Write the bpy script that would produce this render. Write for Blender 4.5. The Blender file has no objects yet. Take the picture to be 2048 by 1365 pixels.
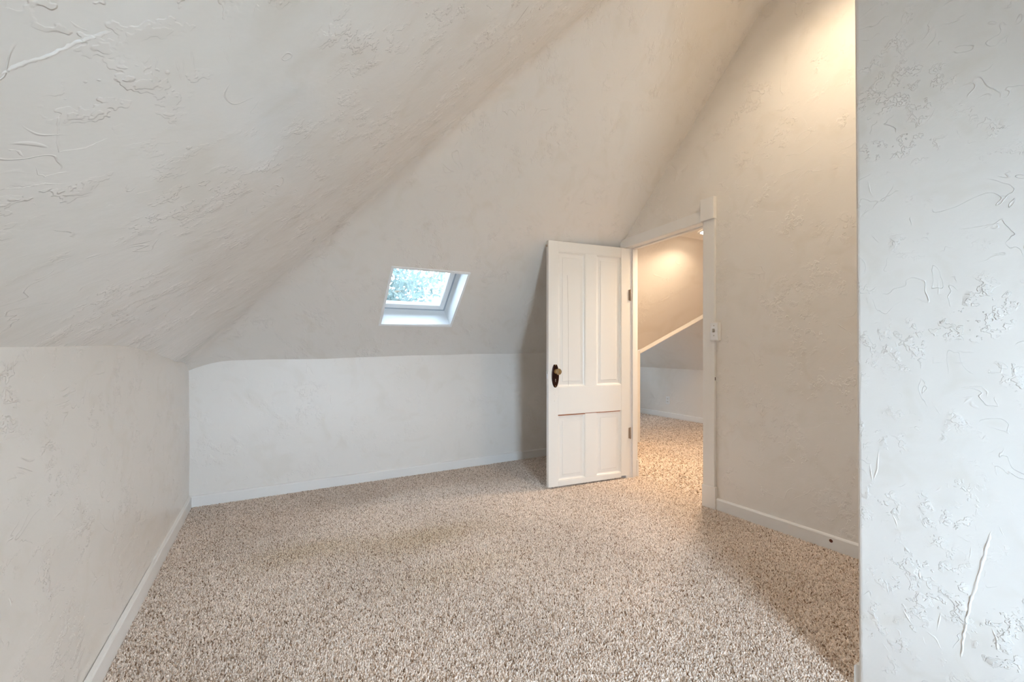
import bpy, bmesh, math, random
import numpy as np
from mathutils import Vector, Matrix, noise

random.seed(4); rng = np.random.default_rng(4)
scene = bpy.context.scene
COL = scene.collection

# ------------------------------------------------------------------ camera
F, H, CX, CY = 900.0, 1.15, 1024.0, 690.0          # focal length and horizon in photo pixels, lens height in metres
cam_d = bpy.data.cameras.new('camera'); cam = bpy.data.objects.new('camera', cam_d); COL.objects.link(cam)
cam.location = (0, 0, H); cam.rotation_euler = (math.pi / 2, 0, 0)
cam_d.sensor_width = 36.0; cam_d.lens = 36.0 * F / 2048.0
cam_d.shift_y = (CY - 682.5) / 2048.0; cam_d.clip_start = 0.02
scene.camera = cam
# ------------------------------------------------------------------ daylight and exposure
SKY = 18.5
world = bpy.data.worlds.new('sky'); scene.world = world; world.use_nodes = True
bg = world.node_tree.nodes['Background']
bg.inputs['Color'].default_value = (0.71, 0.84, 1.0, 1); bg.inputs['Strength'].default_value = SKY
vs = scene.view_settings
vs.view_transform = 'Standard'; vs.look = 'None'; vs.gamma = 1.0; vs.use_curve_mapping = False; vs.exposure = 1.40
scene.cycles.max_bounces = 8; scene.cycles.diffuse_bounces = 6; scene.cycles.adaptive_threshold = 0.1; scene.cycles.adaptive_min_samples = 16; scene.cycles.glossy_bounces = 4
scene.cycles.transparent_max_bounces = 12; scene.cycles.sample_clamp_indirect = 6.0
scene.cycles.caustics_reflective = False; scene.cycles.caustics_refractive = False
scene.cycles.use_denoising = True

# ------------------------------------------------------------------ frames of the house (metres)
V = Vector
def ray(u, v): return V(((u - CX) / F, 1.0, (CY - v) / F))
CAM = V((0, 0, H))
def on_floor(u, v):
    r = ray(u, v); return CAM + r * (-H / r.z)
def on_plane(u, v, p, n):
    r = ray(u, v); return CAM + r * ((V(p) - CAM).dot(n) / r.dot(n))
A = on_floor(383, 1015)                                    # floor corner of left and back wall
e = (on_floor(1090, 912) - A).normalized()                 # along the back wall
n = V((e.y, -e.x, 0))                                      # from the back wall into the room
l = (on_floor(203, 1365) - A).normalized()                 # along the left wall towards the lens
li = V((-l.y, l.x, 0))                                     # from the left wall into the room
D1 = on_floor(1429, 1018)
f = (on_floor(1714, 1117) - D1).normalized()               # along the door wall towards the lens
fo = V((-f.y, f.x, 0))                                     # from the door wall out to the hall
Z = V((0, 0, 1))
BB = 0.016                                                 # baseboard thickness
KS, KL, FLAT = 1.02, 0.89, 3.31                            # roof pitches, height of the flat ceiling
def R(t, d, z=0.0): return A + e * t + n * d + Z * z
def W(s, w, z=0.0): return D1 + f * s + fo * w + Z * z
def smin(a, b, k):
    h = max(k - abs(a - b), 0.0) / k
    return min(a, b) - h * h * k * 0.25
def sstep(a, b, x):
    x = min(max((x - a) / (b - a), 0), 1); return x * x * (3 - 2 * x)
def z_back(p):
    q = p - A; return 1.03 + 0.013 * q.dot(e) + KS * (q.dot(n) + BB)
def z_left(p):
    q = p - A; r = q.dot(l)
    return 1.03 + 0.115 * sstep(0.05, 1.7, r) + KL * (q.dot(li) + BB)
def z_ceil(p):
    zl, zb = z_left(p), z_back(p)
    k = 0.10 + 0.16 * max(0, 1.9 - min(zl, zb))
    return smin(smin(zl, zb, k), FLAT, 0.02)

# ------------------------------------------------------------------ materials
MATS = {}
def new_mat(name):
    m = bpy.data.materials.new(name); m.use_nodes = True
    nt = m.node_tree; b = nt.nodes['Principled BSDF']; MATS[name] = m
    return m, nt, b
def N(nt, typ, **kw):
    nd = nt.nodes.new(typ)
    for k, v in kw.items():
        if k.startswith('_'): setattr(nd, k[1:], v)
        else: nd.inputs[k.replace('__', ' ')].default_value = v
    return nd
def L(nt, a, b): nt.links.new(a, b)
def math_n(nt, op, a, b=None, clamp=False):
    m = nt.nodes.new('ShaderNodeMath'); m.operation = op; m.use_clamp = clamp
    for i, x in enumerate((a, b)):
        if x is None: continue
        if isinstance(x, (int, float)): m.inputs[i].default_value = x
        else: nt.links.new(x, m.inputs[i])
    return m.outputs[0]
def srgb(r, g, b):
    c = lambda x: ((x / 255 + 0.055) / 1.055) ** 2.4 if x > 10.3 else x / 255 / 12.92
    return (c(r), c(g), c(b), 1)
def plain(name, col, rough=0.5, metallic=0.0, coat=0.0, bump=None):
    m, nt, b = new_mat(name)
    b.inputs['Base Color'].default_value = col if len(col) == 4 else (*col, 1)
    b.inputs['Roughness'].default_value = rough; b.inputs['Metallic'].default_value = metallic
    b.inputs['Coat Weight'].default_value = coat
    if bump:
        g = N(nt, 'ShaderNodeNewGeometry'); ns = N(nt, 'ShaderNodeTexNoise', Scale=bump[0], Detail=3.0)
        L(nt, g.outputs['Position'], ns.inputs['Vector'])
        bp = N(nt, 'ShaderNodeBump', Strength=bump[1], Distance=bump[2]); L(nt, ns.outputs['Fac'], bp.inputs['Height'])
        L(nt, bp.outputs['Normal'], b.inputs['Normal'])
    return m
def plaster(name, col, rot, amount, scale=1.0, rough=0.42, stretch=(1, 1, 1), off=0.0):
    """skip-trowelled plaster under semi-gloss paint: thin shelves of plaster with broken edges, streaks, fine brush grain"""
    m, nt, b = new_mat(name)
    g = N(nt, 'ShaderNodeNewGeometry')
    mp = N(nt, 'ShaderNodeMapping'); mp.inputs['Rotation'].default_value = rot
    mp.inputs['Scale'].default_value = stretch; mp.inputs['Location'].default_value = (off, off * 1.7, off * 0.6)
    mp.vector_type = 'POINT'
    L(nt, g.outputs['Position'], mp.inputs['Vector'])
    vec = mp.outputs['Vector']
    def nz(sc, det, dist, r=0.5):
        t = N(nt, 'ShaderNodeTexNoise', Scale=sc * scale, Detail=det, Distortion=dist, Roughness=r); L(nt, vec, t.inputs['Vector'])
        return t.outputs['Fac']
    def ramp(x, a, c):
        r = N(nt, 'ShaderNodeMapRange'); r.interpolation_type = 'SMOOTHSTEP'
        r.inputs['From Min'].default_value = a; r.inputs['From Max'].default_value = c; L(nt, x, r.inputs['Value']); return r.outputs['Result']
    big = nz(2.3, 2, 0.0); patch = ramp(big, 0.48, 0.66)    # only some places carry texture
    fine = nz(9.0, 3, 0.0, 0.6)
    shelf = ramp(fine, 0.52, 0.545)                         # raised shelves with a broken edge
    shelf2 = ramp(fine, 0.60, 0.63)
    mus = nz(2.6, 2, 1.0)
    line = math_n(nt, 'SUBTRACT', 1.0, ramp(math_n(nt, 'ABSOLUTE', math_n(nt, 'SUBTRACT', mus, 0.5)), 0.0, 0.007))
    linemask = math_n(nt, 'SUBTRACT', 1.0, ramp(big, 0.36, 0.44))
    h = math_n(nt, 'MULTIPLY', math_n(nt, 'ADD', shelf, shelf2), patch)
    h = math_n(nt, 'ADD', h, math_n(nt, 'MULTIPLY', math_n(nt, 'MULTIPLY', line, linemask), 0.7))
    h = math_n(nt, 'ADD', h, math_n(nt, 'MULTIPLY', fine, 0.5))
    h = math_n(nt, 'ADD', h, math_n(nt, 'MULTIPLY', big, 1.5))
    bp = N(nt, 'ShaderNodeBump', Strength=amount, Distance=0.0028); L(nt, h, bp.inputs['Height'])
    L(nt, bp.outputs['Normal'], b.inputs['Normal'])
    # faint unevenness of the old paint coat
    mx = N(nt, 'ShaderNodeMix', _data_type='RGBA'); cin = [x for x in mx.inputs if x.type == 'RGBA']; cin[0].default_value = (*col, 1)
    cin[1].default_value = (col[0] * 0.96, col[1] * 0.95, col[2] * 0.93, 1)
    L(nt, ramp(mus, 0.5, 0.75), mx.inputs['Factor']); L(nt, [x for x in mx.outputs if x.type == 'RGBA'][0], b.inputs['Base Color'])
    b.inputs['Roughness'].default_value = rough
    return m
WALLC = (0.80, 0.765, 0.725)
M_back = plaster('plaster_back', WALLC, (0.3, 0.2, 0.5), 0.55, 1.9)
M_left = plaster('plaster_left', WALLC, (0.1, 0.5, 0.2), 0.75, 2.0, stretch=(1, 1, 1.5), rough=0.32, off=3.1)
M_ceil = plaster('plaster_ceiling', WALLC, (0.5, 0.2, -0.4), 0.66, 1.9, stretch=(1.3, 0.75, 1.1), rough=0.20)
M_door_wall = plaster('plaster_door_wall', WALLC, (0.2, -0.1, 0.3), 0.68, 1.9, off=1.4)
M_right = plaster('plaster_right', WALLC, (0.2, 0.3, 0.1), 0.68, 3.2, off=5.2, rough=0.36)
M_hall = plaster('plaster_hall', WALLC, (0.2, 0.3, 0.1), 0.45, 1.0, off=7.7)
M_trim = plain('trim_paint', (0.82, 0.805, 0.785), 0.38, bump=(45, 0.12, 0.002))
M_door = plain('door_paint', (0.83, 0.80, 0.75), 0.30, bump=(30, 0.10, 0.002))
M_white = plain('skylight_white_paint', (0.86, 0.87, 0.88), 0.4)
M_gasket = plain('grey_gasket', (0.42, 0.47, 0.52), 0.5)
M_bronze = plain('dark_bronze', (0.030, 0.008, 0.004), 0.28, 0.6)
M_brass = plain('aged_brass', (0.45, 0.30, 0.13), 0.3, 1.0)
M_knob = plain('amber_glass', (0.42, 0.31, 0.17), 0.12, 0.75, 0.6)
M_steel = plain('worn_steel', (0.55, 0.52, 0.48), 0.35, 0.9)
M_hinge = plain('painted_hinge', (0.40, 0.31, 0.24), 0.45, 0.3)
M_plate = plain('white_plate', (0.84, 0.85, 0.87), 0.3)
M_dark = plain('dark_hole', (0.02, 0.008, 0.005), 0.8)  # near-black colour stands in for the unlit inside of slots
M_rust = plain('rust_brown_wood', (0.12, 0.03, 0.015), 0.8)
M_barewood = plain('bare_red_wood', (0.36, 0.13, 0.06), 0.7)
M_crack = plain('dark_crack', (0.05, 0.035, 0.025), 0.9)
M_bark = plain('bark', (0.22, 0.17, 0.13), 0.9)
M_ground = plain('pale_gravel', (0.46, 0.45, 0.43), 0.95, bump=(8, 0.5, 0.02))
def leaf_mat():
    m, nt, b = new_mat('leaf')
    b.inputs['Base Color'].default_value = (0.14, 0.17, 0.16, 1); b.inputs['Roughness'].default_value = 0.5
    tr = N(nt, 'ShaderNodeBsdfTranslucent', Color=(0.17, 0.215, 0.205, 1)); mx = N(nt, 'ShaderNodeMixShader', Fac=0.5)
    L(nt, b.outputs[0], mx.inputs[1]); L(nt, tr.outputs[0], mx.inputs[2])
    L(nt, mx.outputs[0], nt.nodes['Material Output'].inputs['Surface']); return m
M_leaf = leaf_mat()
def glass_mat(name, tint):
    m, nt, b = new_mat(name); nt.nodes.remove(b)
    tr = N(nt, 'ShaderNodeBsdfTransparent', Color=tint); gl = N(nt, 'ShaderNodeBsdfGlossy', Roughness=0.02)
    fr = N(nt, 'ShaderNodeFresnel', IOR=1.45); mx = N(nt, 'ShaderNodeMixShader')
    L(nt, fr.outputs[0], mx.inputs[0]); L(nt, tr.outputs[0], mx.inputs[1]); L(nt, gl.outputs[0], mx.inputs[2])
    L(nt, mx.outputs[0], nt.nodes['Material Output'].inputs['Surface']); return m
M_glass = glass_mat('window_glass', (0.93, 0.97, 0.98, 1)); M_tinted = glass_mat('dimming_glass', (0.56, 0.60, 0.61, 1))  # skylight tint added to dim the sky and foliage behind the pane
def lamp_mat(name, col, s):
    m, nt, b = new_mat(name); b.inputs['Emission Color'].default_value = (*col, 1); b.inputs['Emission Strength'].default_value = s; return m
M_lamp = lamp_mat('lamp_lens', (1.0, 0.80, 0.56), 12)
def carpet_mat():
    m, nt, b = new_mat('carpet_yarn'); at = N(nt, 'ShaderNodeVertexColor', _layer_name='yarn')
    L(nt, at.outputs['Color'], b.inputs['Base Color']); b.inputs['Roughness'].default_value = 0.95
    b.inputs['Specular IOR Level'].default_value = 0.1; b.inputs['Sheen Weight'].default_value = 0.25; b.inputs['Sheen Roughness'].default_value = 0.5
    return m
M_carpet = carpet_mat()
def backing_mat():
    m, nt, b = new_mat('carpet_backing'); g = N(nt, 'ShaderNodeNewGeometry'); t = N(nt, 'ShaderNodeTexNoise', Scale=120.0, Detail=2.0)
    L(nt, g.outputs['Position'], t.inputs['Vector']); r = N(nt, 'ShaderNodeValToRGB'); L(nt, t.outputs['Fac'], r.inputs['Fac'])
    r.color_ramp.elements[0].position = 0.35; r.color_ramp.elements[0].color = (0.42, 0.34, 0.27, 1)
    r.color_ramp.elements[1].position = 0.6; r.color_ramp.elements[1].color = (0.78, 0.71, 0.64, 1)
    L(nt, r.outputs[0], b.inputs['Base Color']); b.inputs['Roughness'].default_value = 0.95; return m
M_back_floor = backing_mat()

# ------------------------------------------------------------------ object helpers
def link(name, bm, mat, parent=None, smooth=False, normals=True):
    if normals: bmesh.ops.recalc_face_normals(bm, faces=bm.faces)
    me = bpy.data.meshes.new(name); bm.to_mesh(me); bm.free()
    if smooth:
        for p in me.polygons: p.use_smooth = True
    for mm in (mat if isinstance(mat, (list, tuple)) else [mat]): me.materials.append(mm)
    o = bpy.data.objects.new(name, me); COL.objects.link(o)
    if parent is not None:
        o.parent = parent; o.matrix_parent_inverse = Matrix.Translation(parent.location).inverted()
    return o
def tag(o, label, cat, kind=None, group=None):
    o['label'] = label; o['category'] = cat
    if kind: o['kind'] = kind
    if group: o['group'] = group
    return o
def empty(name, loc, label, cat, kind=None, group=None):
    o = bpy.data.objects.new(name, None); COL.objects.link(o); o.location = loc; o.empty_display_size = 0.1
    return tag(o, label, cat, kind, group)
def box(bm, o, ax, rg, bevel=0.0, seg=2):
    """box in the frame (origin o, axes ax): rg = ((a0,a1),(b0,b1),(c0,c1))"""
    vs_ = []
    for c in rg[2]:
        for b_ in rg[1]:
            for a in rg[0]: vs_.append(bm.verts.new(o + ax[0] * a + ax[1] * b_ + ax[2] * c))
    q = [(0, 1, 3, 2), (4, 6, 7, 5), (0, 4, 5, 1), (2, 3, 7, 6), (0, 2, 6, 4), (1, 5, 7, 3)]
    fs = [bm.faces.new([vs_[i] for i in k]) for k in q]
    bmesh.ops.recalc_face_normals(bm, faces=fs)
    if bevel > 0:
        es = list({ed for fc in fs for ed in fc.edges})
        bmesh.ops.bevel(bm, geom=es, offset=bevel, segments=seg, profile=0.6, affect='EDGES')
def mkbox(name, o, ax, rg, mat, parent=None, bevel=0.0, seg=2, smooth=False):
    bm = bmesh.new(); box(bm, o, ax, rg, bevel, seg); return link(name, bm, mat, parent, smooth)
def prism(name, pts, vec, mat, parent=None, bevel=0.0):
    bm = bmesh.new(); lo = [bm.verts.new(p) for p in pts]; hi = [bm.verts.new(p + vec) for p in pts]
    bm.faces.new(lo); bm.faces.new(hi[::-1]); k = len(pts)
    for i in range(k): bm.faces.new([lo[i], hi[i], hi[(i + 1) % k], lo[(i + 1) % k]])
    if bevel: bmesh.ops.bevel(bm, geom=list(bm.edges), offset=bevel, segments=2, affect='EDGES')
    return link(name, bm, mat, parent)
def extrude_profile(name, p0, p1, prof, out, mat, parent=None, cap=True):
    """prof: list of (out, up) swept from p0 to p1"""
    bm = bmesh.new(); rows = []
    for p in (p0, p1): rows.append([bm.verts.new(p + out * a + Z * b_) for a, b_ in prof])
    k = len(prof)
    for i in range(k): bm.faces.new([rows[0][i], rows[1][i], rows[1][(i + 1) % k], rows[0][(i + 1) % k]])
    if cap: bm.faces.new(rows[0]); bm.faces.new(rows[1][::-1])
    return link(name, bm, mat, parent)
def grid_wall(name, p0, dirv, length, ztop, mat, nu=60, nv=24, wav=0.004, inward=None, z0=-0.02):
    """wall surface swept along dirv with an uneven plaster face and a top that follows the ceiling"""
    bm = bmesh.new(); g = []
    for i in range(nu + 1):
        row = []
        for j in range(nv + 1):
            b_ = p0 + dirv * (length * i / nu); z = z0 + (ztop(b_) - z0) * j / nv
            p = b_ + Z * z
            w = noise.noise(p * 1.6) * wav + noise.noise(p * 4.0) * wav * 0.35
            row.append(bm.verts.new(p + inward * w))
        g.append(row)
    for i in range(nu):
        for j in range(nv): bm.faces.new([g[i][j], g[i + 1][j], g[i + 1][j + 1], g[i][j + 1]])
    return link(name, bm, mat, smooth=True)
def lathe(bm, o, axis, prof, seg=24, mat_index=0, facet=None):
    axis = axis.normalized(); a = axis.orthogonal().normalized(); b_ = axis.cross(a); rings = []
    for r, h in prof:
        rings.append([bm.verts.new(o + axis * h + (a * math.cos(2 * math.pi * k / seg) + b_ * math.sin(2 * math.pi * k / seg)) * max(r, 1e-5)) for k in range(seg)])
    for i in range(len(rings) - 1):
        for k in range(seg):
            bm.faces.new([rings[i][k], rings[i][(k + 1) % seg], rings[i + 1][(k + 1) % seg], rings[i + 1][k]]).material_index = mat_index
    bm.faces.new(rings[0]); bm.faces.new(rings[-1])

# ------------------------------------------------------------------ the setting: floor, walls, ceilings
floor = mkbox('floor', R(0, 0), (e, n, Z), ((-0.6, 7.2), (-3.2, 6.2), (-0.12, -0.010)), M_back_floor)
tag(floor, 'speckled beige and brown cut-pile carpet floor with faint soiled patches', 'floor', 'structure')
# back knee wall
pb = R(-0.25, -BB)
o = grid_wall('wall_back', pb, e, 3.62, lambda p: z_back(p) + 0.012, M_back, 90, 20, 0.004, n)
tag(o, 'low white plaster knee wall under the skylight slope', 'wall', 'structure')
# left knee wall
LEFTW = o = grid_wall('wall_left', A - l * 0.2 - li * BB, l, 6.2, lambda p: z_left(p) + 0.012, M_left, 110, 20, 0.006, li)
tag(o, 'low white plaster knee wall with trowel marks under the long slope', 'wall', 'structure')
# ceiling of the room: two slopes meeting in a rounded corner, flat strip on top
SK_T, SK_D = (1.264, 1.850), (0.250, 0.630)                # skylight opening in the slope
def build_ceiling():
    ts = sorted(set([round(-0.45 + 0.05 * i, 4) for i in range(81)]) | set(SK_T))
    ds = sorted(set([round(-0.08 + 0.05 * i, 4) for i in range(118)]) | set(SK_D))
    ts = [t for t in ts if t in SK_T or min(abs(t - k) for k in SK_T) > 0.012]
    ds = [d for d in ds if d in SK_D or min(abs(d - k) for k in SK_D) > 0.012]
    bm = bmesh.new(); g = {}
    for i, t in enumerate(ts):
        for j, d in enumerate(ds):
            p = R(t, d); z = z_ceil(p)
            z += (noise.noise(V((t * 1.5, d * 1.5, 0.3))) * 0.006 + noise.noise(V((t * 4, d * 4, 5.3))) * 0.002) * (0.0 if (SK_T[0] - .1 < t < SK_T[1] + .1 and SK_D[0] - .1 < d < SK_D[1] + .1) else 1.0)
            g[i, j] = bm.verts.new((p.x, p.y, z))
    for i in range(len(ts) - 1):
        for j in range(len(ds) - 1):
            if SK_T[0] <= ts[i] < SK_T[1] and SK_D[0] <= ds[j] < SK_D[1]: continue
            bm.faces.new([g[i, j], g[i + 1, j], g[i + 1, j + 1], g[i, j + 1]])
    for co, no in ((W(0, 0.07), fo), (A - li * 0.06, -li), (R(0, -0.06), -n)):
        bmesh.ops.bisect_plane(bm, geom=bm.verts[:] + bm.edges[:] + bm.faces[:], plane_co=co, plane_no=no, clear_outer=True)
    return link('ceiling', bm, M_ceil, smooth=True)
CEIL = tag(build_ceiling(), 'white plaster attic ceiling of two slopes meeting in a soft hip', 'ceiling', 'structure')
# door wall with its opening
SH, SL = -0.846, -0.090                                    # opening: hinge side, latch side
HEAD_H, HEAD_L = 1.988, 2.033                              # the head sags towards the hinge
WT0, WT1 = BB, 0.125
def door_wall():
    bm = bmesh.new()
    def piece(quad):
        lo = [bm.verts.new(W(s, WT0, z)) for s, z in quad]; hi = [bm.verts.new(W(s, WT1, z)) for s, z in quad]
        bm.faces.new(lo); bm.faces.new(hi[::-1])
        for i in range(4): bm.faces.new([lo[i], hi[i], hi[(i + 1) % 4], lo[(i + 1) % 4]])
    piece([(-2.1, -0.02), (SH - .02, -0.02), (SH - .02, HEAD_H + .02), (-2.1, HEAD_H + .02)])
    piece([(-2.1, HEAD_H + .02), (SH - .02, HEAD_H + .02), (SL + .02, HEAD_L + .02), (SL + .02, 3.4)])
    piece([(SL + .02, -0.02), (2.2, -0.02), (2.2, 3.4), (SL + .02, 3.4)])
    # the slope cuts the top of the wall
    pc = R(0, -BB, 1.03 + 0.03); pn = V((-n.x * KS, -n.y * KS, 1)).normalized()
    bmesh.ops.bisect_plane(bm, geom=bm.verts[:] + bm.edges[:] + bm.faces[:], plane_co=pc + Z * 0.06, plane_no=pn, clear_outer=True)
    return link('wall_door', bm, M_door_wall)
DOORW = tag(door_wall(), 'tall off-white plaster wall with the doorway to the hall', 'wall', 'structure')
# wall block on the right, its corner towards the room
C0 = on_floor(1716, 690 + F * H / 1.5); C1 = on_floor(1716, 690 + F * H / 1.5) + V((-0.022, 0, 0))
wr = (W(0, WT0) - C0).dot(fo)
def right_block():
    bm = bmesh.new(); base = [C0, C0 + f * 4.4, C0 + f * 4.4 + fo * (wr + .1), C0 + fo * (wr + .0)]
    lo = [bm.verts.new(p + Z * -0.02) for p in base]; hi = [bm.verts.new(p + Z * 3.35 + V((-0.022, 0, 0))) for p in base]
    bm.faces.new(lo); bm.faces.new(hi[::-1]); es = []
    for i in range(4): bm.faces.new([lo[i], hi[i], hi[(i + 1) % 4], lo[(i + 1) % 4]])
    ed = [x for x in bm.edges if set(x.verts) == {lo[0], hi[0]}]
    bmesh.ops.bevel(bm, geom=ed, offset=0.014, segments=4, profile=0.5, affect='EDGES')
    return link('wall_right', bm, M_right)
RIGHTW = tag(right_block(), 'bright white plaster wall end with heavy trowel ridges and a rounded corner', 'wall', 'structure')
# gable wall behind the lens, with its window
GD = 5.05; GT, GZ = (0.84, 1.52), (0.22, 1.75)
def holed_wall(name, org, ax, rng_, hole, th, mat):
    bm = bmesh.new(); (a0, a1), (z0, z1) = rng_; (h0, h1), (k0, k1) = hole
    for rg in (((a0, h0), (z0, z1)), ((h1, a1), (z0, z1)), ((h0, h1), (z0, k0)), ((h0, h1), (k1, z1))):
        box(bm, org, ax, (rg[0], rg[1], (0, th)))
    return link(name, bm, mat)
o = holed_wall('wall_gable', R(0, GD), (e, Z, n), ((-0.6, 3.6), (-0.02, 3.4)), (GT, GZ), 0.12, M_back)
tag(o, 'white gable wall with a sash window behind the viewpoint', 'wall', 'structure')

# ------------------------------------------------------------------ the hall beyond the doorway
def Hl(w, d, z):                                           # point in the hall: w from the door wall, d from the back wall line
    # solve position with fo-distance w and n-distance d
    a, b_, c = fo.x, fo.y, w + D1.dot(fo); a2, b2, c2 = n.x, n.y, d + A.dot(n)
    det = a * b2 - b_ * a2
    return V(((c * b2 - b_ * c2) / det, (a * c2 - c * a2) / det, z))
WF = 2.96; ZF = 0.775; FH = 2.15; DFL = (FH - 1.03 - 0.05) / KS
RW = (ZF + WF + 0.912 - 1.03) / 1.76; RZ = ZF + WF - RW; RD = (RZ - 1.08) / KS
def hall_ceiling():
    bm = bmesh.new(); v = lambda w, d, z: bm.verts.new(Hl(w, d, z))
    a, b_ = v(0.10, -.02, 1.07), v(1.2, 0, 1.08); c = v(RW, RD, RZ); d_ = v(WF + ZF - FH, DFL, FH); x = v(0.10, DFL, FH)
    y1, y2 = v(RW, -2.7, RZ), v(1.2, -2.7, 1.08)
    z1, z2, z3 = v(WF + .02, -2.7, ZF - .02), v(WF + ZF - FH, 3.3, FH), v(WF + .02, 3.3, ZF - .02)
    w1 = v(0.10, 3.3, FH)
    bm.faces.new([a, b_, c, d_, x]); bm.faces.new([b_, y2, y1, c]); bm.faces.new([y1, z1, z3, z2, d_, c]); bm.faces.new([x, d_, z2, w1])
    ed = [q for q in bm.edges if set(q.verts) == {b_, c}]
    bmesh.ops.bevel(bm, geom=ed, offset=0.045, segments=5, profile=0.5, affect='EDGES')
    return link('ceiling_hall', bm, M_hall, normals=False)
HALLC = tag(hall_ceiling(), 'sloping plaster hall ceiling seen through the doorway, warm with lamp light', 'ceiling', 'structure')
va, vb = Hl(1.2, 0, 1.08), Hl(RW, RD, RZ)
prism('added_edge_strip', [va + fo * .012 + Z * .02, vb + fo * .012 + Z * .02, vb + fo * .012 - Z * .034, va + fo * .012 - Z * .034], -fo * .022 + n * .004, M_trim, HALLC, 0.004)  # strip added under the valley edge to catch lamp light as a brighter line
def quad(name, pts, mat, label, cat='wall'):
    bm = bmesh.new(); bm.faces.new([bm.verts.new(p) for p in pts]); o = link(name, bm, mat); return tag(o, label, cat, 'structure')
quad('wall_hall_far', [Hl(WF, -2.7, -.02), Hl(WF, 3.3, -.02), Hl(WF, 3.3, ZF), Hl(WF, -2.7, ZF)], M_hall, 'low knee wall at the far side of the hall with an outlet')
quad('wall_hall_back', [Hl(.1, -.0, -.02), Hl(1.2, 0, -.02), Hl(1.2, 0, 1.085), Hl(.1, 0, 1.085)], M_hall, 'hall knee wall behind the door leaf')
quad('wall_hall_wing', [Hl(1.2, 0, -.02), Hl(1.2, -2.7, -.02), Hl(1.2, -2.7, 1.085), Hl(1.2, 0, 1.085)], M_hall, 'side wall of the hall alcove')
quad('wall_hall_end', [Hl(.1, 3.3, -.02), Hl(WF + .02, 3.3, -.02), Hl(WF + .02, 3.3, 2.2), Hl(.1, 3.3, 2.2)], M_hall, 'end wall of the hall')
GO = Hl(1.2, -2.7, 0)
o = holed_wall('wall_hall_gable', GO, (e, Z, -n), ((-0.05, 1.95), (-0.02, 1.9)), ((0.57, 1.20), (0.42, 1.07)), 0.12, M_hall)
tag(o, 'small gable wall with a window at the end of the hall alcove', 'wall', 'structure')

# ------------------------------------------------------------------ baseboards
PROF = [(0, -.012), (BB, -.012), (BB, 0.066), (BB - 0.004, 0.072), (0.0, 0.076)]
def baseboard(name, p0, p1, out, label):
    o = extrude_profile(name, p0, p1, PROF, out, M_trim); return tag(o, label, 'baseboard', 'structure')
baseboard('baseboard_back', R(-0.03, -BB), R(3.2, -BB), n, 'white baseboard along the low back wall')
baseboard('baseboard_left', A - li * BB - l * 0.0, A - li * BB + l * 5.4, li, 'white baseboard along the left knee wall')
bd = baseboard('baseboard_door', W(0.004, WT0), W(1.02, WT0), -fo, 'white baseboard right of the doorway with a round hole drilled in it')
cb = C0 + fo * 0.012
baseboard('baseboard_right', cb + n * 0.0, cb + fo * (wr - 0.02), -f, 'end of a white baseboard at the corner of the right wall')
baseboard('baseboard_hall', Hl(WF, -2.6, 0), Hl(WF, 3.2, 0), -fo, 'white baseboard of the far hall knee wall')
# drilled hole with a dark stain under it
bm = bmesh.new(); lathe(bm, W(0.728, WT0 - BB + 0.001, 0.046), -fo, [(0.0095, 0.0), (0.0095, 0.0012), (0.007, 0.0014)], 16)
link('drilled_hole', bm, M_rust, bd)

# ------------------------------------------------------------------ skylight
SO = R(0, -BB, 0); 
def slope_pt(t, d, q=0.0):
    p = R(t, d); return V((p.x, p.y, z_back(p))) + SN * q
SU = (n + Z * KS).normalized(); SN = V((-n.x * KS, -n.y * KS, 1)).normalized()   # up the slope, out of the roof
s0 = slope_pt(SK_T[0], SK_D[0]); sw = SK_T[1] - SK_T[0]; sh = (SK_D[1] - SK_D[0]) * math.sqrt(1 + KS * KS)
ax = (e, SU, SN)
sky = empty('window_1', s0, 'small square skylight in the back slope looking out on foliage', 'skylight', 'structure')
DP = 0.19
for nm, rg in (('reveal_board', ((-.018, 0), (-.018, sh + .018), (-.004, DP + .10))), ('reveal_board', ((sw, sw + .018), (-.018, sh + .018), (-.004, DP + .10))),
               ('reveal_board', ((0, sw), (-.018, 0), (-.004, DP + .10))), ('reveal_board', ((0, sw), (sh, sh + .018), (-.004, DP + .10)))):
    mkbox(nm, s0, ax, rg, M_white, sky)
def ring(name, o_, ax_, w_, h_, i0, wd, c, mat, parent, bev=0.003):
    for rg in (((i0, i0 + wd), (i0, h_ - i0), c), ((w_ - i0 - wd, w_ - i0), (i0, h_ - i0), c),
               ((i0 + wd, w_ - i0 - wd), (i0, i0 + wd), c), ((i0 + wd, w_ - i0 - wd), (h_ - i0 - wd, h_ - i0), c)):
        mkbox(name, o_, ax_, rg, mat, parent, bev)
ring('gasket', s0, ax, sw, sh, 0.0, 0.013, (DP, DP + .02), M_gasket, sky, 0.0)
ring('sash_bar', s0, ax, sw, sh, 0.013, 0.042, (DP - .001, DP + .04), M_white, sky)
mkbox('glass_pane', s0, ax, ((.05, sw - .05), (.05, sh - .05), (DP + .018, DP + .022)), M_tinted, sky)

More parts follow.
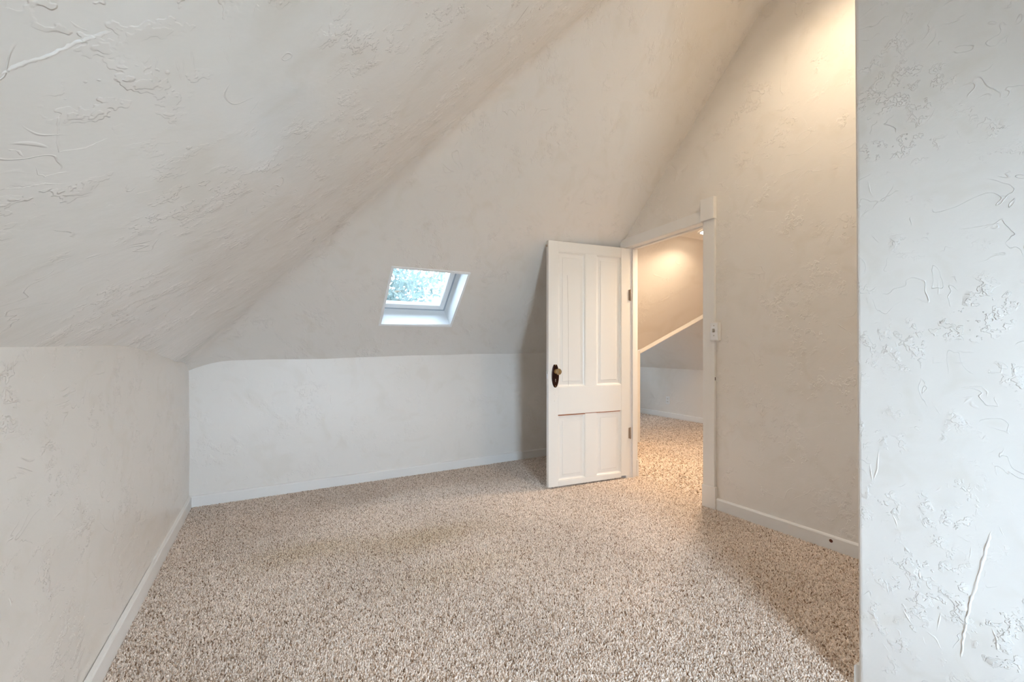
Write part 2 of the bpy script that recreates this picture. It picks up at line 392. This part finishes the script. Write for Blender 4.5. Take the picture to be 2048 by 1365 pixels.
# ------------------------------------------------------------------ window in the gable and in the hall gable
def sash_window(name, org, ax_, w_, h_, label):
    root = empty(name, org, label, 'window', 'structure')
    ring('window_frame', org, ax_, w_, h_, -0.0, 0.045, (0.02, 0.10), M_trim, root)
    mkbox('meeting_rail', org, ax_, ((.045, w_ - .045), (h_ / 2 - .018, h_ / 2 + .018), (0.05, 0.085)), M_trim, root, 0.003)
    mkbox('window_sill', org, ax_, ((-.05, w_ + .05), (-.03, 0.0), (-0.05, 0.10)), M_trim, root, 0.004)
    for k in (0, 1):
        mkbox('glass_pane', org, ax_, ((.045, w_ - .045), (.045 + k * (h_ / 2 - .03), h_ / 2 - .018 + k * (h_ / 2 - .027)), (0.065, 0.069)), M_glass, root)
    return root
sash_window('window_2', R(GT[0], GD, GZ[0]), (e, Z, n), GT[1] - GT[0], GZ[1] - GZ[0], 'white sash window in the gable behind the viewpoint')
sash_window('window_3', GO + e * 0.57 + Z * 0.42, (e, Z, -n), 0.63, 0.65, 'white sash window at the end of the hall alcove')
def portal(name, org, ex, ey, w_, h_):
    ld = bpy.data.lights.new(name, 'AREA'); ld.shape = 'RECTANGLE'; ld.size = w_; ld.size_y = h_; ld.cycles.is_portal = True
    o_ = bpy.data.objects.new(name, ld); COL.objects.link(o_); zz = ex.cross(ey)
    m = Matrix((ex, ey, zz)).transposed().to_4x4(); m.translation = org + ex * w_ / 2 + ey * h_ / 2; o_.matrix_world = m
portal('gable_window_daylight_offscreen', R(GT[0], GD + .11, GZ[0]), e, Z, GT[1] - GT[0], GZ[1] - GZ[0])      # faces into the room
portal('hall_window_daylight_offscreen', GO + e * 1.20 + Z * .42 - n * .11, -e, Z, .63, .65)
portal('skylight_daylight', s0 + SN * (DP + .09) + e * sw, -e, SU, sw, sh)

# ------------------------------------------------------------------ doorway trim
dw = empty('trim_1', W(SL, 0), 'white painted door surround with corner block and plinth blocks', 'door frame', 'structure')
axW = (f, Z, -fo)                                           # along wall, up, out into the room
ow = W(0, WT0)
mkbox('plinth_block', ow, axW, ((SL - .004, 0.012), (-.012, 0.152), (0, 0.026)), M_trim, dw, 0.003)
mkbox('side_casing', ow, axW, ((SL, 0.002), (0.152, HEAD_L + .003), (0, 0.020)), M_trim, dw, 0.003)
mkbox('corner_block', ow, axW, ((SL - .012, 0.006), (HEAD_L + .003, HEAD_L + .158), (0, 0.036)), M_trim, dw, 0.004)
def head_casing():
    bm = bmesh.new(); pts = [(SH - .07, HEAD_H - .004), (SL - .012, HEAD_L - .002), (SL - .012, HEAD_L + .082), (SH - .07, HEAD_H + .074)]
    lo = [bm.verts.new(W(s, WT0, z)) for s, z in pts]; hi = [bm.verts.new(W(s, WT0 - .021, z)) for s, z in pts]
    bm.faces.new(lo); bm.faces.new(hi[::-1])
    for i in range(4): bm.faces.new([lo[i], hi[i], hi[(i + 1) % 4], lo[(i + 1) % 4]])
    bmesh.ops.bevel(bm, geom=list(bm.edges), offset=0.003, segments=2, affect='EDGES')
    return link('head_casing', bm, M_trim, dw)
head_casing()
mkbox('side_casing', ow, axW, ((SH - .085, SH - .006), (-.012, HEAD_H - .006), (0, 0.012)), M_trim, dw, 0.003)
J0, J1 = WT0 - .004, WT1 + .004
mkbox('jamb', W(0, 0), (f, Z, fo), ((SH - .018, SH), (-.012, HEAD_H), (J0, J1)), M_trim, dw, 0.002)
mkbox('jamb', W(0, 0), (f, Z, fo), ((SL, SL + .018), (-.012, HEAD_L), (J0, J1)), M_trim, dw, 0.002)
def head_jamb(name, lo_, hi_, w0, w1):
    bm = bmesh.new(); pts = [(SH - .018, HEAD_H + lo_), (SL + .018, HEAD_L + lo_), (SL + .018, HEAD_L + hi_), (SH - .018, HEAD_H + hi_)]
    a_ = [bm.verts.new(W(s, w0, z)) for s, z in pts]; b_ = [bm.verts.new(W(s, w1, z)) for s, z in pts]
    bm.faces.new(a_); bm.faces.new(b_[::-1])
    for i in range(4): bm.faces.new([a_[i], b_[i], b_[(i + 1) % 4], a_[(i + 1) % 4]])
    return link(name, bm, M_trim, dw)
head_jamb('head_jamb', 0.0, 0.018, J0, J1); head_jamb('door_stop', -0.012, 0.0, 0.066, 0.100)
mkbox('door_stop', W(0, 0), (f, Z, fo), ((SH, SH + .012), (-.01, HEAD_H - .012), (0.066, 0.10)), M_trim, dw, 0.002)
mkbox('door_stop', W(0, 0), (f, Z, fo), ((SL - .012, SL), (-.01, HEAD_L - .012), (0.066, 0.10)), M_trim, dw, 0.002)
mkbox('plinth_block', W(0, 0), (f, Z, fo), ((SH - .08, SH + .004), (-.012, 0.14), (WT1, WT1 + .024)), M_trim, dw, 0.003)
mkbox('side_casing', W(0, 0), (f, Z, fo), ((SH - .08, SH - .004), (0.14, HEAD_H), (WT1, WT1 + .018)), M_trim, dw, 0.003)
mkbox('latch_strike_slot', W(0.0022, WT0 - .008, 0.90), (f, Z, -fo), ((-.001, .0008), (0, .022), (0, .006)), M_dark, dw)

# ------------------------------------------------------------------ door leaf, four panels
PN, PH = on_floor(1097, 979), on_floor(1259.5, 955.5)
g = (PH - PN).normalized(); gn = V((g.y, -g.x, 0)); LW = (PH - PN).length; TH = 0.035
LZ0, LZ1 = 0.010, 1.984
door = empty('door_1', PH, 'white four-panel wooden door standing open into the room', 'door', 'structure')
axD = (g, Z, gn)                                            # along the leaf, up, towards the viewer
def leafbox(name, a, z, c, mat=M_door, parent=door, bev=0.002): return mkbox(name, PN, axD, (a, z, c), mat, parent, bev)
SA, SB, SC, SD = 0.087, 0.346, 0.453, 0.707                # panel edges along the leaf
leafbox('stile', (0, SA), (LZ0, LZ1), (-TH, 0)); leafbox('stile', (SD, LW), (LZ0 + .012, LZ1), (-TH, 0))
leafbox('rail', (SA, SD), (1.904, LZ1), (-TH, -.0004)); leafbox('rail', (SA, SD), (0.586, 0.808), (-TH, -.0004)); leafbox('rail', (SA, SD), (LZ0, 0.052), (-TH, -.0004))
leafbox('mullion', (SB, SC), (0.808, 1.904), (-TH, -.0008)); leafbox('mullion', (SB, SC), (0.052, 0.582), (-TH, -.0008))
def panel(a0, a1, z0, z1):
    """recessed panel: sloped moulding all round, then a flat border and a raised field"""
    bm = bmesh.new()
    def loop(ins, c): return [bm.verts.new(PN + g * x + Z * y + gn * c) for x, y in ((a0 + ins, z0 + ins), (a1 - ins, z0 + ins), (a1 - ins, z1 - ins), (a0 + ins, z1 - ins))]
    for side in (1, -1):
        off = lambda c: c if side == 1 else -TH - c
        seq = [(0.0, -.003), (0.006, -.003), (0.010, -.010), (0.016, -.0125), (0.020, -.0135), (0.044, -.0115), (0.047, -.0085), (0.05, -.0082)]
        ls = [loop(i, off(c)) for i, c in seq]
        for p, q in zip(ls, ls[1:]):
            for i in range(4): bm.faces.new([p[i], p[(i + 1) % 4], q[(i + 1) % 4], q[i]])
        bm.faces.new(ls[-1])
    return link('panel', bm, M_door, door)
p1 = panel(SA, SB, 0.808, 1.904); panel(SC, SD, 0.808, 1.904); panel(SA, SB, 0.052, 0.580); panel(SC, SD, 0.052, 0.582)
leafbox('bare_wood_gap', (SA, SB - .004), (0.5775, 0.5845), (-.006, -.0002), M_barewood, door, 0)
leafbox('bare_wood_gap', (SC, SD - .012), (0.5800, 0.5855), (-.006, -.0002), M_barewood, door, 0)
leafbox('bare_wood_gap', (SB, SC), (0.5815, 0.5855), (-.003, -.0002), M_barewood, door, 0)
# crack down the first upper panel
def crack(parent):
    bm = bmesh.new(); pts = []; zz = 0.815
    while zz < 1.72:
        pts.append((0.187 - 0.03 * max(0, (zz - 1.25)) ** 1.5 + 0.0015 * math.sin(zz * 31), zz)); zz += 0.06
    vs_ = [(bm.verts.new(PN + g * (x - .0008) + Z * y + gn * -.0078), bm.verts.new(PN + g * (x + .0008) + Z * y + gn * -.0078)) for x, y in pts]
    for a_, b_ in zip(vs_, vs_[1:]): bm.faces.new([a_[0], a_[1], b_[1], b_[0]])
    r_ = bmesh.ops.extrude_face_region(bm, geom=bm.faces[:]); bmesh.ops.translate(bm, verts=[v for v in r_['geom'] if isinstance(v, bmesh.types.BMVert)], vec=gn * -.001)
    return link('crack', bm, plain('painted_crack_shadow', (0.34, 0.30, 0.26), 0.9), parent)  # real crack, its shadow painted as a grey-brown strip
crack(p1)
# hinges
for zc, hh in ((1.58, .05), (0.385, .05)):
    bm = bmesh.new(); lathe(bm, PH + g * 0.004 + gn * 0.004 + Z * (zc - hh), Z, [(0.0055, 0), (0.0065, .004), (0.0065, hh * 2 - .004), (0.0055, hh * 2)], 12)
    h = link('hinge', bm, M_hinge, door, True)
    mkbox('hinge_leaf', PH + Z * (zc - hh), axD, ((-.014, 0.0), (0.004, hh * 2 - .004), (-.001, 0.0012)), M_hinge, h)
# lock plate with key hole, knob, latch
def escutcheon():
    c0 = PN + g * 0.061 + Z * 0.902; hh, hw = 0.0965, 0.0335
    out = []
    for k in range(48):
        a_ = 2 * math.pi * k / 48; y = math.sin(a_); x = math.cos(a_)
        y2 = max(-0.985, min(0.93, y)); out.append((hw * x * (1.0 if abs(x) > .2 else 1.0) * (1.02 if y > 0.8 else 1.0), hh * y2))
    bm = bmesh.new(); rows = []
    for s_, c in ((1.0, 0.0), (1.0, .0025), (0.94, .0045), (0.80, .0055)): rows.append([bm.verts.new(c0 + g * x * s_ + Z * y * s_ + gn * c) for x, y in out])
    for p, q in zip(rows, rows[1:]):
        for i in range(48): bm.faces.new([p[i], p[(i + 1) % 48], q[(i + 1) % 48], q[i]])
    bm.faces.new(rows[-1]); bm.faces.new(rows[0])
    o_ = link('lock_plate', bm, M_bronze, door, True)
    for yy in (0.084, -0.083):
        bm = bmesh.new(); lathe(bm, c0 + Z * yy + gn * .0045, gn, [(.0042, 0), (.0042, .0012), (.002, .0022)], 12); link('screw', bm, M_brass, o_, True)
    bm = bmesh.new(); kc = c0 + Z * -0.030
    lathe(bm, kc + gn * .0052, gn, [(.0042, 0), (.0042, .0010)], 14); box(bm, kc, axD, ((-.0019, .0019), (-.020, 0), (.0052, .0062)))
    link('key_hole', bm, M_steel, o_)
    return c0, o_
ec, plate_o = escutcheon()
kc = PN + g * 0.066 + Z * 0.936
bm = bmesh.new(); lathe(bm, kc + gn * .004, gn, [(.019, 0), (.019, .003), (.011, .007), (.0085, .012), (.0085, .026), (.012, .030), (.014, .033)], 24)
kn = link('knob_shank', bm, M_brass, door, True)
bm = bmesh.new(); lathe(bm, kc + gn * .035, gn, [(.014, 0), (.022, .004), (.0265, .010), (.0265, .016), (.021, .0235), (.0115, .0260)], 12)

link('glass_knob', bm, M_knob, door)
bm = bmesh.new(); lathe(bm, kc + gn * .0612, gn, [(.0095, 0), (.0095, .0006), (.007, .0012)], 12); link('knob_star', bm, M_brass, door)
kc2 = kc - gn * (TH + .045); bm = bmesh.new(); lathe(bm, kc - gn * TH, -gn, [(.019, 0), (.019, .004), (.009, .01), (.009, .03), (.022, .036), (.0265, .044), (.0265, .050), (.012, .06)], 12)
link('back_knob', bm, M_knob, door)
mkbox('latch_plate', PN + Z * 0.905, axD, ((-.0015, .0005), (-.028, 0.030), (-.028, -.007)), M_plate, door)
mkbox('latch_bolt', PN + Z * 0.928, axD, ((-.011, 0), (-.010, 0.008), (-.022, -.012)), M_steel, door, 0.002)
mkbox('hook', PN + Z * 1.945, axD, ((-.012, 0), (-.010, 0.006), (-.026, -.018)), M_hinge, door, 0.002)
for (a_, z_) in ((0.055, 0.755), (0.056, 0.700)):          # filled screw holes under the lock plate
    bm = bmesh.new(); lathe(bm, PN + g * a_ + Z * z_ - gn * 0.0005, gn, [(.006, 0), (.0055, .0012), (.002, .0018)], 12); link('filled_screw_hole', bm, M_door, door, True)

# ------------------------------------------------------------------ trowel ridges that stand out of the plaster
from mathutils.bvhtree import BVHTree
def ridges(wall, mat, lines, org=(0, 0), k=1.0, width=0.006, height=0.0013, name='plaster_ridge'):
    me = wall.data; bvh = BVHTree.FromPolygons([v.co.copy() for v in me.vertices], [tuple(p.vertices) for p in me.polygons])
    for ln in lines:
        px = [(org[0] + x / k, org[1] + y / k) for x, y in ln]; pts = []
        for a_, b_ in zip(px, px[1:]):
            m_ = max(2, int(math.hypot(b_[0] - a_[0], b_[1] - a_[1]) / 7))
            pts += [(a_[0] + (b_[0] - a_[0]) * i / m_, a_[1] + (b_[1] - a_[1]) * i / m_) for i in range(m_)]
        pts.append(px[-1]); hit = []
        for u, v_ in pts:
            loc, nor, ix, ds_ = bvh.ray_cast(CAM, ray(u, v_).normalized())
            if loc is not None: hit.append((loc, nor if nor.dot(ray(u, v_)) < 0 else -nor))
        if len(hit) < 3: continue
        bm = bmesh.new(); rows = []
        for i, (p, nr) in enumerate(hit):
            d = (hit[min(i + 1, len(hit) - 1)][0] - hit[max(i - 1, 0)][0]).normalized(); sd = d.cross(nr).normalized()
            tp = min(1.0, min(i, len(hit) - 1 - i) / 2.5 + 0.12); j = random.uniform(.6, 1.3)
            wd, ht = width * tp * j, height * tp * random.uniform(.6, 1.25); sk = random.uniform(-.2, .2)
            q = p + sd * width * random.uniform(-.12, .12)
            rows.append([bm.verts.new(q + sd * a2 * wd + nr * (b2 * ht - .0003)) for a2, b2 in ((-.5, 0), (-.2 + sk, .8), (.12 + sk, 1.0), (.5, 0))])
        for p, q in zip(rows, rows[1:]):
            for c_ in range(3): bm.faces.new([p[c_], p[c_ + 1], q[c_ + 1], q[c_]])
        link(name, bm, mat, wall, True)
ridges(RIGHTW, M_right, [[(1125, 470), (1100, 560), (1060, 700), (1015, 850), (975, 1000), (955, 1130), (945, 1230)]], (1600, 900), 2.935, 0.008, 0.0024)
ridges(RIGHTW, M_right, [[(600, 930), (640, 1000), (675, 1045)], [(915, 500), (1015, 550)], [(410, 80), (425, 195)], [(460, 10), (455, 110), (430, 190)],
    [(540, 370), (565, 430), (570, 470)], [(590, 540), (630, 590), (665, 625)], [(705, 680), (700, 740), (720, 775)], [(720, 1090), (740, 1165)],
    [(735, 1065), (790, 1100), (835, 1180)], [(800, 1075), (830, 950)], [(1125, 1040), (1155, 1110), (1160, 1175), (1190, 1195)], [(1030, 430), (1037, 490)],
    [(520, 650), (525, 710)], [(505, 760), (522, 860)], [(480, 1130), (530, 1200)], [(550, 1045), (585, 1065), (590, 1110)], [(745, 430), (815, 470)],
    [(680, 65), (730, 95)], [(1010, 560), (990, 660)]], (1600, 900), 2.935, 0.006, 0.0018)
ridges(RIGHTW, M_right, [[(160, 30), (125, 115), (180, 120)], [(720, 525), (745, 525), (765, 575)], [(710, 560), (718, 625)],
    [(775, 1285), (930, 1275), (970, 1310), (970, 1360)], [(830, 1225), (890, 1255)], [(740, 1020), (800, 1040), (900, 1045)], [(720, 1110), (785, 1115), (840, 1108)],
    [(598, 1060), (605, 1115), (680, 1110)], [(1165, 1110), (1155, 1180), (1175, 1230)], [(980, 1150), (980, 1180), (1065, 1180), (1075, 1115)],
    [(510, 1215), (545, 1245), (555, 1280)], [(345, 960), (360, 1025)], [(635, 540), (640, 645), (700, 645)], [(405, 980), (415, 1040)], [(760, 205), (850, 195), (1070, 160)],
    [(145, 660), (155, 705), (180, 705)], [(305, 840), (310, 890)], [(130, 1290), (150, 1340)]], (1690, 400), 3.413, 0.005, 0.0015)
ridges(RIGHTW, M_right, [[(690, 190), (695, 130), (720, 80), (760, 110)], [(660, 250), (670, 330), (690, 380)], [(550, 630), (580, 590)], [(845, 860), (900, 790), (935, 720)],
    [(990, 1130), (1040, 1060)], [(465, 1220), (480, 1310), (505, 1360)]], (1600, 0), 3.413, 0.005, 0.0014)
ridges(CEIL, M_ceil, [[(0, 435), (120, 375), (250, 340), (400, 270), (540, 215), (660, 180)]], (0, 0), 2.926, 0.007, 0.0016)
ridges(CEIL, M_ceil, [[(400, 110), (450, 155), (540, 195)], [(905, 310), (920, 350), (905, 430)], [(965, 440), (990, 490)], [(1020, 330), (1065, 480)], [(1060, 310), (1080, 430)],
    [(1115, 270), (1145, 480)], [(340, 660), (335, 830), (345, 890), (500, 865), (650, 800)], [(205, 960), (225, 1020), (260, 1035), (350, 1010), (430, 1005)],
    [(0, 1105), (130, 1100), (260, 1075), (400, 1080)], [(20, 870), (110, 885), (150, 935)], [(150, 1190), (200, 1190), (230, 1220)], [(600, 1225), (640, 1200), (700, 1210)],
    [(760, 1145), (900, 1110), (990, 1095)], [(1265, 260), (1310, 300), (1350, 390)], [(1930, 0), (1935, 80), (1950, 130)], [(1340, 180), (1350, 270)],
    [(300, 910), (355, 940)], [(1350, 1090), (1480, 1045)], [(1100, 1290), (1300, 1270)]], (0, 0), 2.926, 0.004, 0.0009)
ridges(CEIL, M_ceil, [[(690, 135), (715, 121), (740, 112)], [(1000, 10), (960, 35)], [(900, 115), (940, 90), (975, 62)]], (0, 0), 1.0, 0.004, 0.001)
ridges(CEIL, M_crack, [[(1063, 4), (1050, 22), (1036, 42), (1023, 60)]], (0, 0), 1.0, 0.0016, 0.0006, 'plaster_crack')
ridges(DOORW, M_crack, [[(1522, 22), (1500, 58), (1482, 88)], [(1442, 152), (1425, 180)], [(1398, 222), (1388, 240)], [(1362, 285), (1356, 294)]], (0, 0), 1.0, 0.002, 0.0006, 'plaster_crack')
ridges(DOORW, M_crack, [[(1240.5, 489), (1243, 486.5), (1246.5, 483)]], (0, 0), 1.0, 0.010, 0.002, 'plaster_crack')  # open gap at the head casing end, its darkness painted as a strip
ridges(CEIL, M_rust, [[(217, 652), (221, 650.5), (225, 650)], [(232, 645), (237, 640), (239, 636)]], (0, 0), 1.0, 0.004, 0.0006, 'plaster_nick')
ridges(LEFTW, M_left, [[(0, 780), (60, 755), (150, 730)], [(335, 915), (300, 990)], [(390, 1220), (410, 1175)], [(0, 352), (60, 350)], [(90, 335), (160, 335)], [(220, 440), (265, 405)],
    [(340, 500), (380, 470)], [(495, 335), (560, 340), (600, 325)], [(20, 1090), (45, 1050)], [(520, 495), (540, 470)]], (0, 600), 2.73, 0.005, 0.0012)
ridges(DOORW, M_door_wall, [[(870, 610), (930, 600), (990, 620), (1020, 540), (1070, 510), (1110, 520)], [(1060, 640), (1130, 600), (1230, 570), (1270, 525), (1380, 520)],
    [(1160, 780), (1250, 720), (1370, 680)], [(1640, 775), (1660, 740), (1740, 720)], [(930, 310), (1000, 290), (1130, 300)], [(480, 490), (560, 480)], [(700, 300), (740, 290)]], (1380, 880), 5.25, 0.006, 0.0013)
ridges(DOORW, M_door_wall, [[(1310, 1055), (1350, 1015), (1375, 1015)], [(1500, 970), (1600, 935), (1660, 915)], [(1825, 920), (1860, 905), (1900, 910)], [(1460, 555), (1490, 540)],
    [(1480, 600), (1540, 600), (1570, 625)], [(1690, 1070), (1790, 1030)], [(1390, 680), (1440, 640)], [(990, 1055), (1080, 1000)]], (1000, 0), 2.731, 0.006, 0.0013)

# ------------------------------------------------------------------ light switch, outlet, lamps
sw_o = empty('light_switch', W(0.0, WT0, 1.18), 'worn white light switch plate on a box beside the door casing', 'switch')
mkbox('switch_box', ow, axW, ((-.028, .040), (1.178, 1.308), (0, .030)), M_trim, sw_o, 0.003)
pl = mkbox('switch_plate', ow, axW, ((-.020, .036), (1.185, 1.302), (.030, .035)), M_plate, sw_o, 0.002)
mkbox('toggle', ow, axW, ((.001, .013), (1.236, 1.262), (.035, .046)), M_steel, sw_o, 0.002)
for zz in (1.214, 1.283):
    bm = bmesh.new(); lathe(bm, ow + f * .008 + Z * zz - fo * .035, -fo, [(.004, 0), (.004, .001), (.002, .0016)], 10); link('screw', bm, M_steel, pl, True)
oc = on_plane(1336, 801, Hl(WF, 0, 0), fo)
ax_o = (f, Z, -fo)
ou = empty('wall_outlet', oc, 'small white duplex outlet on the hall knee wall', 'outlet')
op = mkbox('outlet_plate', oc, ax_o, ((-.036, .036), (-.058, .058), (0, .006)), M_plate, ou, 0.002)
for zz in (-.022, .022):
    r_ = mkbox('receptacle', oc + Z * zz, ax_o, ((-.017, .017), (-.015, .015), (.006, .009)), M_trim, ou, 0.002)
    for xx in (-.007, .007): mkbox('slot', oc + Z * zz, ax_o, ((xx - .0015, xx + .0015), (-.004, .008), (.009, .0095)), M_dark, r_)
def downlight(name, c, rad, label, power, spot=None, col=(1.0, 0.78, 0.54), suffix=''):
    root = empty(name, c, label, 'lamp')
    bm = bmesh.new(); lathe(bm, c, -Z, [(rad + .022, -.002), (rad + .022, .003), (rad + .004, .006), (rad, .003), (rad, -.002)], 32); 
    bmesh.ops.delete(bm, geom=[x for x in bm.faces if len(x.verts) > 4], context='FACES_ONLY'); link('trim_ring', bm, M_plate, root, True)
    bm = bmesh.new(); lathe(bm, c, -Z, [(rad, -.001), (rad, .001), (rad * .6, .002)], 32); link('lens' + suffix, bm, M_lamp, root)
    ld = bpy.data.lights.new(name + '_light' + suffix, 'SPOT' if spot else 'AREA')
    if spot: ld.spot_size, ld.spot_blend = spot; ld.shadow_soft_size = rad * .8
    else: ld.shape = 'DISK'; ld.size = rad * 2; ld.spread = math.radians(152)
    ld.energy = power; ld.color = col
    lo_ = bpy.data.objects.new(name + '_light' + suffix, ld); COL.objects.link(lo_); lo_.location = c - Z * .012
    lo_.parent = root; lo_.matrix_parent_inverse = Matrix.Translation(root.location).inverted()
HC = on_plane(1424, 463.5, (0, 0, FH - .003), Z)
downlight('recessed_hall_lamp', HC, 0.095, 'glowing recessed lamp in the hall ceiling behind the door head', 12, None, (1.0, 0.77, 0.53))
RC = W(0.88, -.52, FLAT - .003)
downlight('recessed_ceiling_lamp', RC, 0.075, 'recessed lamp in the high ceiling strip washing the door wall', 24, (math.radians(155), 0.85), (1.0, 0.81, 0.57), '_offscreen')

# ------------------------------------------------------------------ tree and ground outside
gr = mkbox('ground_outside', V((0, 0, -5.1)), (V((1, 0, 0)), V((0, 1, 0)), Z), ((-60, 60), (-60, 60), (-.2, 0)), M_ground)
tag(gr, 'pale gravel yard outside the house far below the skylight', 'ground', 'structure')
def tree():
    base = V((-3.05, 8.6, -5.1)); root = empty('garden_tree', base, 'leafy green tree outside behind the skylight glass', 'tree')
    def tube(bm, pts, rad, seg=8):
        rings = []
        for i, p in enumerate(pts):
            d = (pts[min(i + 1, len(pts) - 1)] - pts[max(i - 1, 0)]).normalized(); a = d.orthogonal().normalized(); b_ = d.cross(a)
            rings.append([bm.verts.new(p + (a * math.cos(6.2832 * k / seg) + b_ * math.sin(6.2832 * k / seg)) * rad[i]) for k in range(seg)])
        for p, q in zip(rings, rings[1:]):
            for k in range(seg): bm.faces.new([p[k], p[(k + 1) % seg], q[(k + 1) % seg], q[k]])
    bm = bmesh.new(); tube(bm, [base, base + V((.1, 0, 3)), base + V((.0, .1, 6)), base + V((.2, .1, 7.6)), base + V((.3, 0, 9))], [.18, .15, .11, .07, .03]); link('trunk', bm, M_bark, root, True)
    tips = []
    for k in range(44):
        z = random.uniform(5.2, 9.2); s_ = base + V((.15, .08, z)); a = random.uniform(0, 6.283); ln = random.uniform(.7, 2.0) * (1.15 - .08 * (z - 5))
        p1_, p2_ = s_ + V((math.cos(a) * ln * .5, math.sin(a) * ln * .5, .18)), s_ + V((math.cos(a) * ln, math.sin(a) * ln, random.uniform(.2, .6)))
        bm = bmesh.new(); tube(bm, [s_, p1_, p2_], [.03, .02, .008], 6); link('branch', bm, M_bark, root, True); tips += [p1_, p2_, (p1_ + p2_) / 2]
    nl = 24000; c = np.array([tips[i % len(tips)] for i in range(nl)]) + rng.normal(0, .30, (nl, 3))
    d1 = rng.normal(0, 1, (nl, 3)); d1 /= np.linalg.norm(d1, axis=1)[:, None]; d2 = np.cross(d1, rng.normal(0, 1, (nl, 3))); d2 /= np.linalg.norm(d2, axis=1)[:, None]
    s_ = rng.uniform(.045, .085, (nl, 1)); co = np.stack([c - d1 * s_, c + d2 * s_ * .42, c + d1 * s_, c - d2 * s_ * .42], 1).reshape(-1, 3)
    me = bpy.data.meshes.new('foliage'); me.from_pydata(co.tolist(), [], np.arange(nl * 4).reshape(-1, 4).tolist()); me.materials.append(M_leaf)
    o_ = bpy.data.objects.new('foliage', me); COL.objects.link(o_); o_['kind'] = 'stuff'; o_.parent = root; o_.matrix_parent_inverse = Matrix.Translation(base).inverted()
tree()

# ------------------------------------------------------------------ carpet pile: cut-pile tufts, speckled beige and brown
def carpet():
    def field(t0, t1, d0, d1, sp):
        tt, dd = np.meshgrid(np.arange(t0, t1, sp), np.arange(d0, d1, sp)); k = tt.size
        return np.stack([tt.ravel(), dd.ravel()], 1) + rng.uniform(-.42, .42, (k, 2)) * sp, np.full(k, sp)
    def arr(v): return np.array([v.x, v.y])
    parts = []
    for (rgn, sp) in (((-.2, 3.4, -.03, 3.75), .0064), ((2.7, 6.9, -2.7, 2.6), .0135)):
        q, s_ = field(*rgn, sp); xy = arr(A) + q[:, :1] * arr(e) + q[:, 1:] * arr(n)
        w = (xy - arr(D1)) @ arr(fo); s = (xy - arr(D1)) @ arr(f); tl = (xy - arr(A)) @ arr(li); dn = (xy - arr(A)) @ arr(n)
        dc = (xy - arr(C0)); inblock = (dc @ arr(fo) > .012) & (dc @ arr(f) > -.004)
        if sp < .01: ok = (tl > 0.0) & (dn > 0.0) & ((w < .0) | ((w < .14) & (s > SH) & (s < SL))) & ~inblock
        else: ok = (w >= .14) & (w < WF - .017) & ((dn > 0) | (w > 1.2)) & (dn > -2.65)
        # only what lies before the lens or just beside it
        ok &= xy[:, 1] > 0.55
        parts.append((xy[ok], s_[ok]))
    xy = np.concatenate([p[0] for p in parts]); sp = np.concatenate([p[1] for p in parts]); k = len(xy)
    lean = rng.normal(0, .45, (k, 2)) * sp[:, None]; h = rng.uniform(.0065, .0105, k); ang = rng.uniform(0, 6.283, k)
    r0 = sp * rng.uniform(.42, .62, k); r1 = r0 * rng.uniform(.45, .8, k)
    co = np.zeros((k, 8, 3), np.float32)
    for i in range(4):
        a = ang + i * math.pi / 2; ca, sa = np.cos(a), np.sin(a)
        co[:, i, 0] = xy[:, 0] + ca * r0; co[:, i, 1] = xy[:, 1] + sa * r0; co[:, i, 2] = -.0105
        co[:, 4 + i, 0] = xy[:, 0] + lean[:, 0] + ca * r1; co[:, 4 + i, 1] = xy[:, 1] + lean[:, 1] + sa * r1; co[:, 4 + i, 2] = -.0105 + h + rng.normal(0, .0008, k)
    fc = np.array([[0, 1, 5, 4], [1, 2, 6, 5], [2, 3, 7, 6], [3, 0, 4, 7], [4, 5, 6, 7]]); faces = (fc[None] + 8 * np.arange(k)[:, None, None]).reshape(-1, 4)
    me = bpy.data.meshes.new('carpet_pile'); nf = len(faces)
    me.vertices.add(k * 8); me.vertices.foreach_set('co', co.ravel()); me.loops.add(nf * 4); me.loops.foreach_set('vertex_index', faces.ravel().astype(np.int32))
    me.polygons.add(nf); me.polygons.foreach_set('loop_start', np.arange(0, nf * 4, 4, dtype=np.int32)); me.polygons.foreach_set('loop_total', np.full(nf, 4, np.int32))
    me.update(calc_edges=True)
    # yarn colours: light beige, tan, brown; worn and soiled patches with shapes of their own
    pick = rng.random(k); pal = np.array([[.90, .79, .705], [.76, .635, .54], [.55, .42, .32], [.29, .19, .12]])
    idx = np.searchsorted(np.array([.40, .75, .94]), pick); c = pal[idx] * rng.uniform(.85, 1.12, (k, 1))
    def blob(x, y, rx, ry, rot=0.5):
        dx, dy = xy[:, 0] - x, xy[:, 1] - y; a = dx * math.cos(rot) + dy * math.sin(rot); b_ = -dx * math.sin(rot) + dy * math.cos(rot)
        wob = 1 + .25 * np.sin(7 * dx + 3 * dy) + .18 * np.sin(13 * dy - 5 * dx); return np.exp(-((a / rx) ** 2 + (b_ / ry) ** 2) * wob)
    soil = .9 * blob(-.50, 2.72, .42, .16) + .8 * blob(-1.12, 2.55, .26, .13) + .45 * blob(-.25, 2.35, .35, .12)
    c *= 1 - np.clip(soil, 0, 1)[:, None] * np.array([.17, .22, .34])
    c *= (1 + .05 * np.sin(xy @ np.array([5.1, 2.3])) * np.sin(xy @ np.array([-1.7, 4.4])))[:, None]
    rgba = np.ones((k, 8, 4), np.float32); rgba[:, :, :3] = c[:, None]
    ca_ = me.color_attributes.new('yarn', 'FLOAT_COLOR', 'POINT'); ca_.data.foreach_set('color', rgba.ravel())
    me.materials.append(M_carpet); o_ = bpy.data.objects.new('carpet_pile', me); COL.objects.link(o_)
    o_['kind'] = 'stuff'; o_['label'] = 'speckled beige and brown cut-pile yarn'; o_.parent = floor; print('TUFTS', k)
carpet()
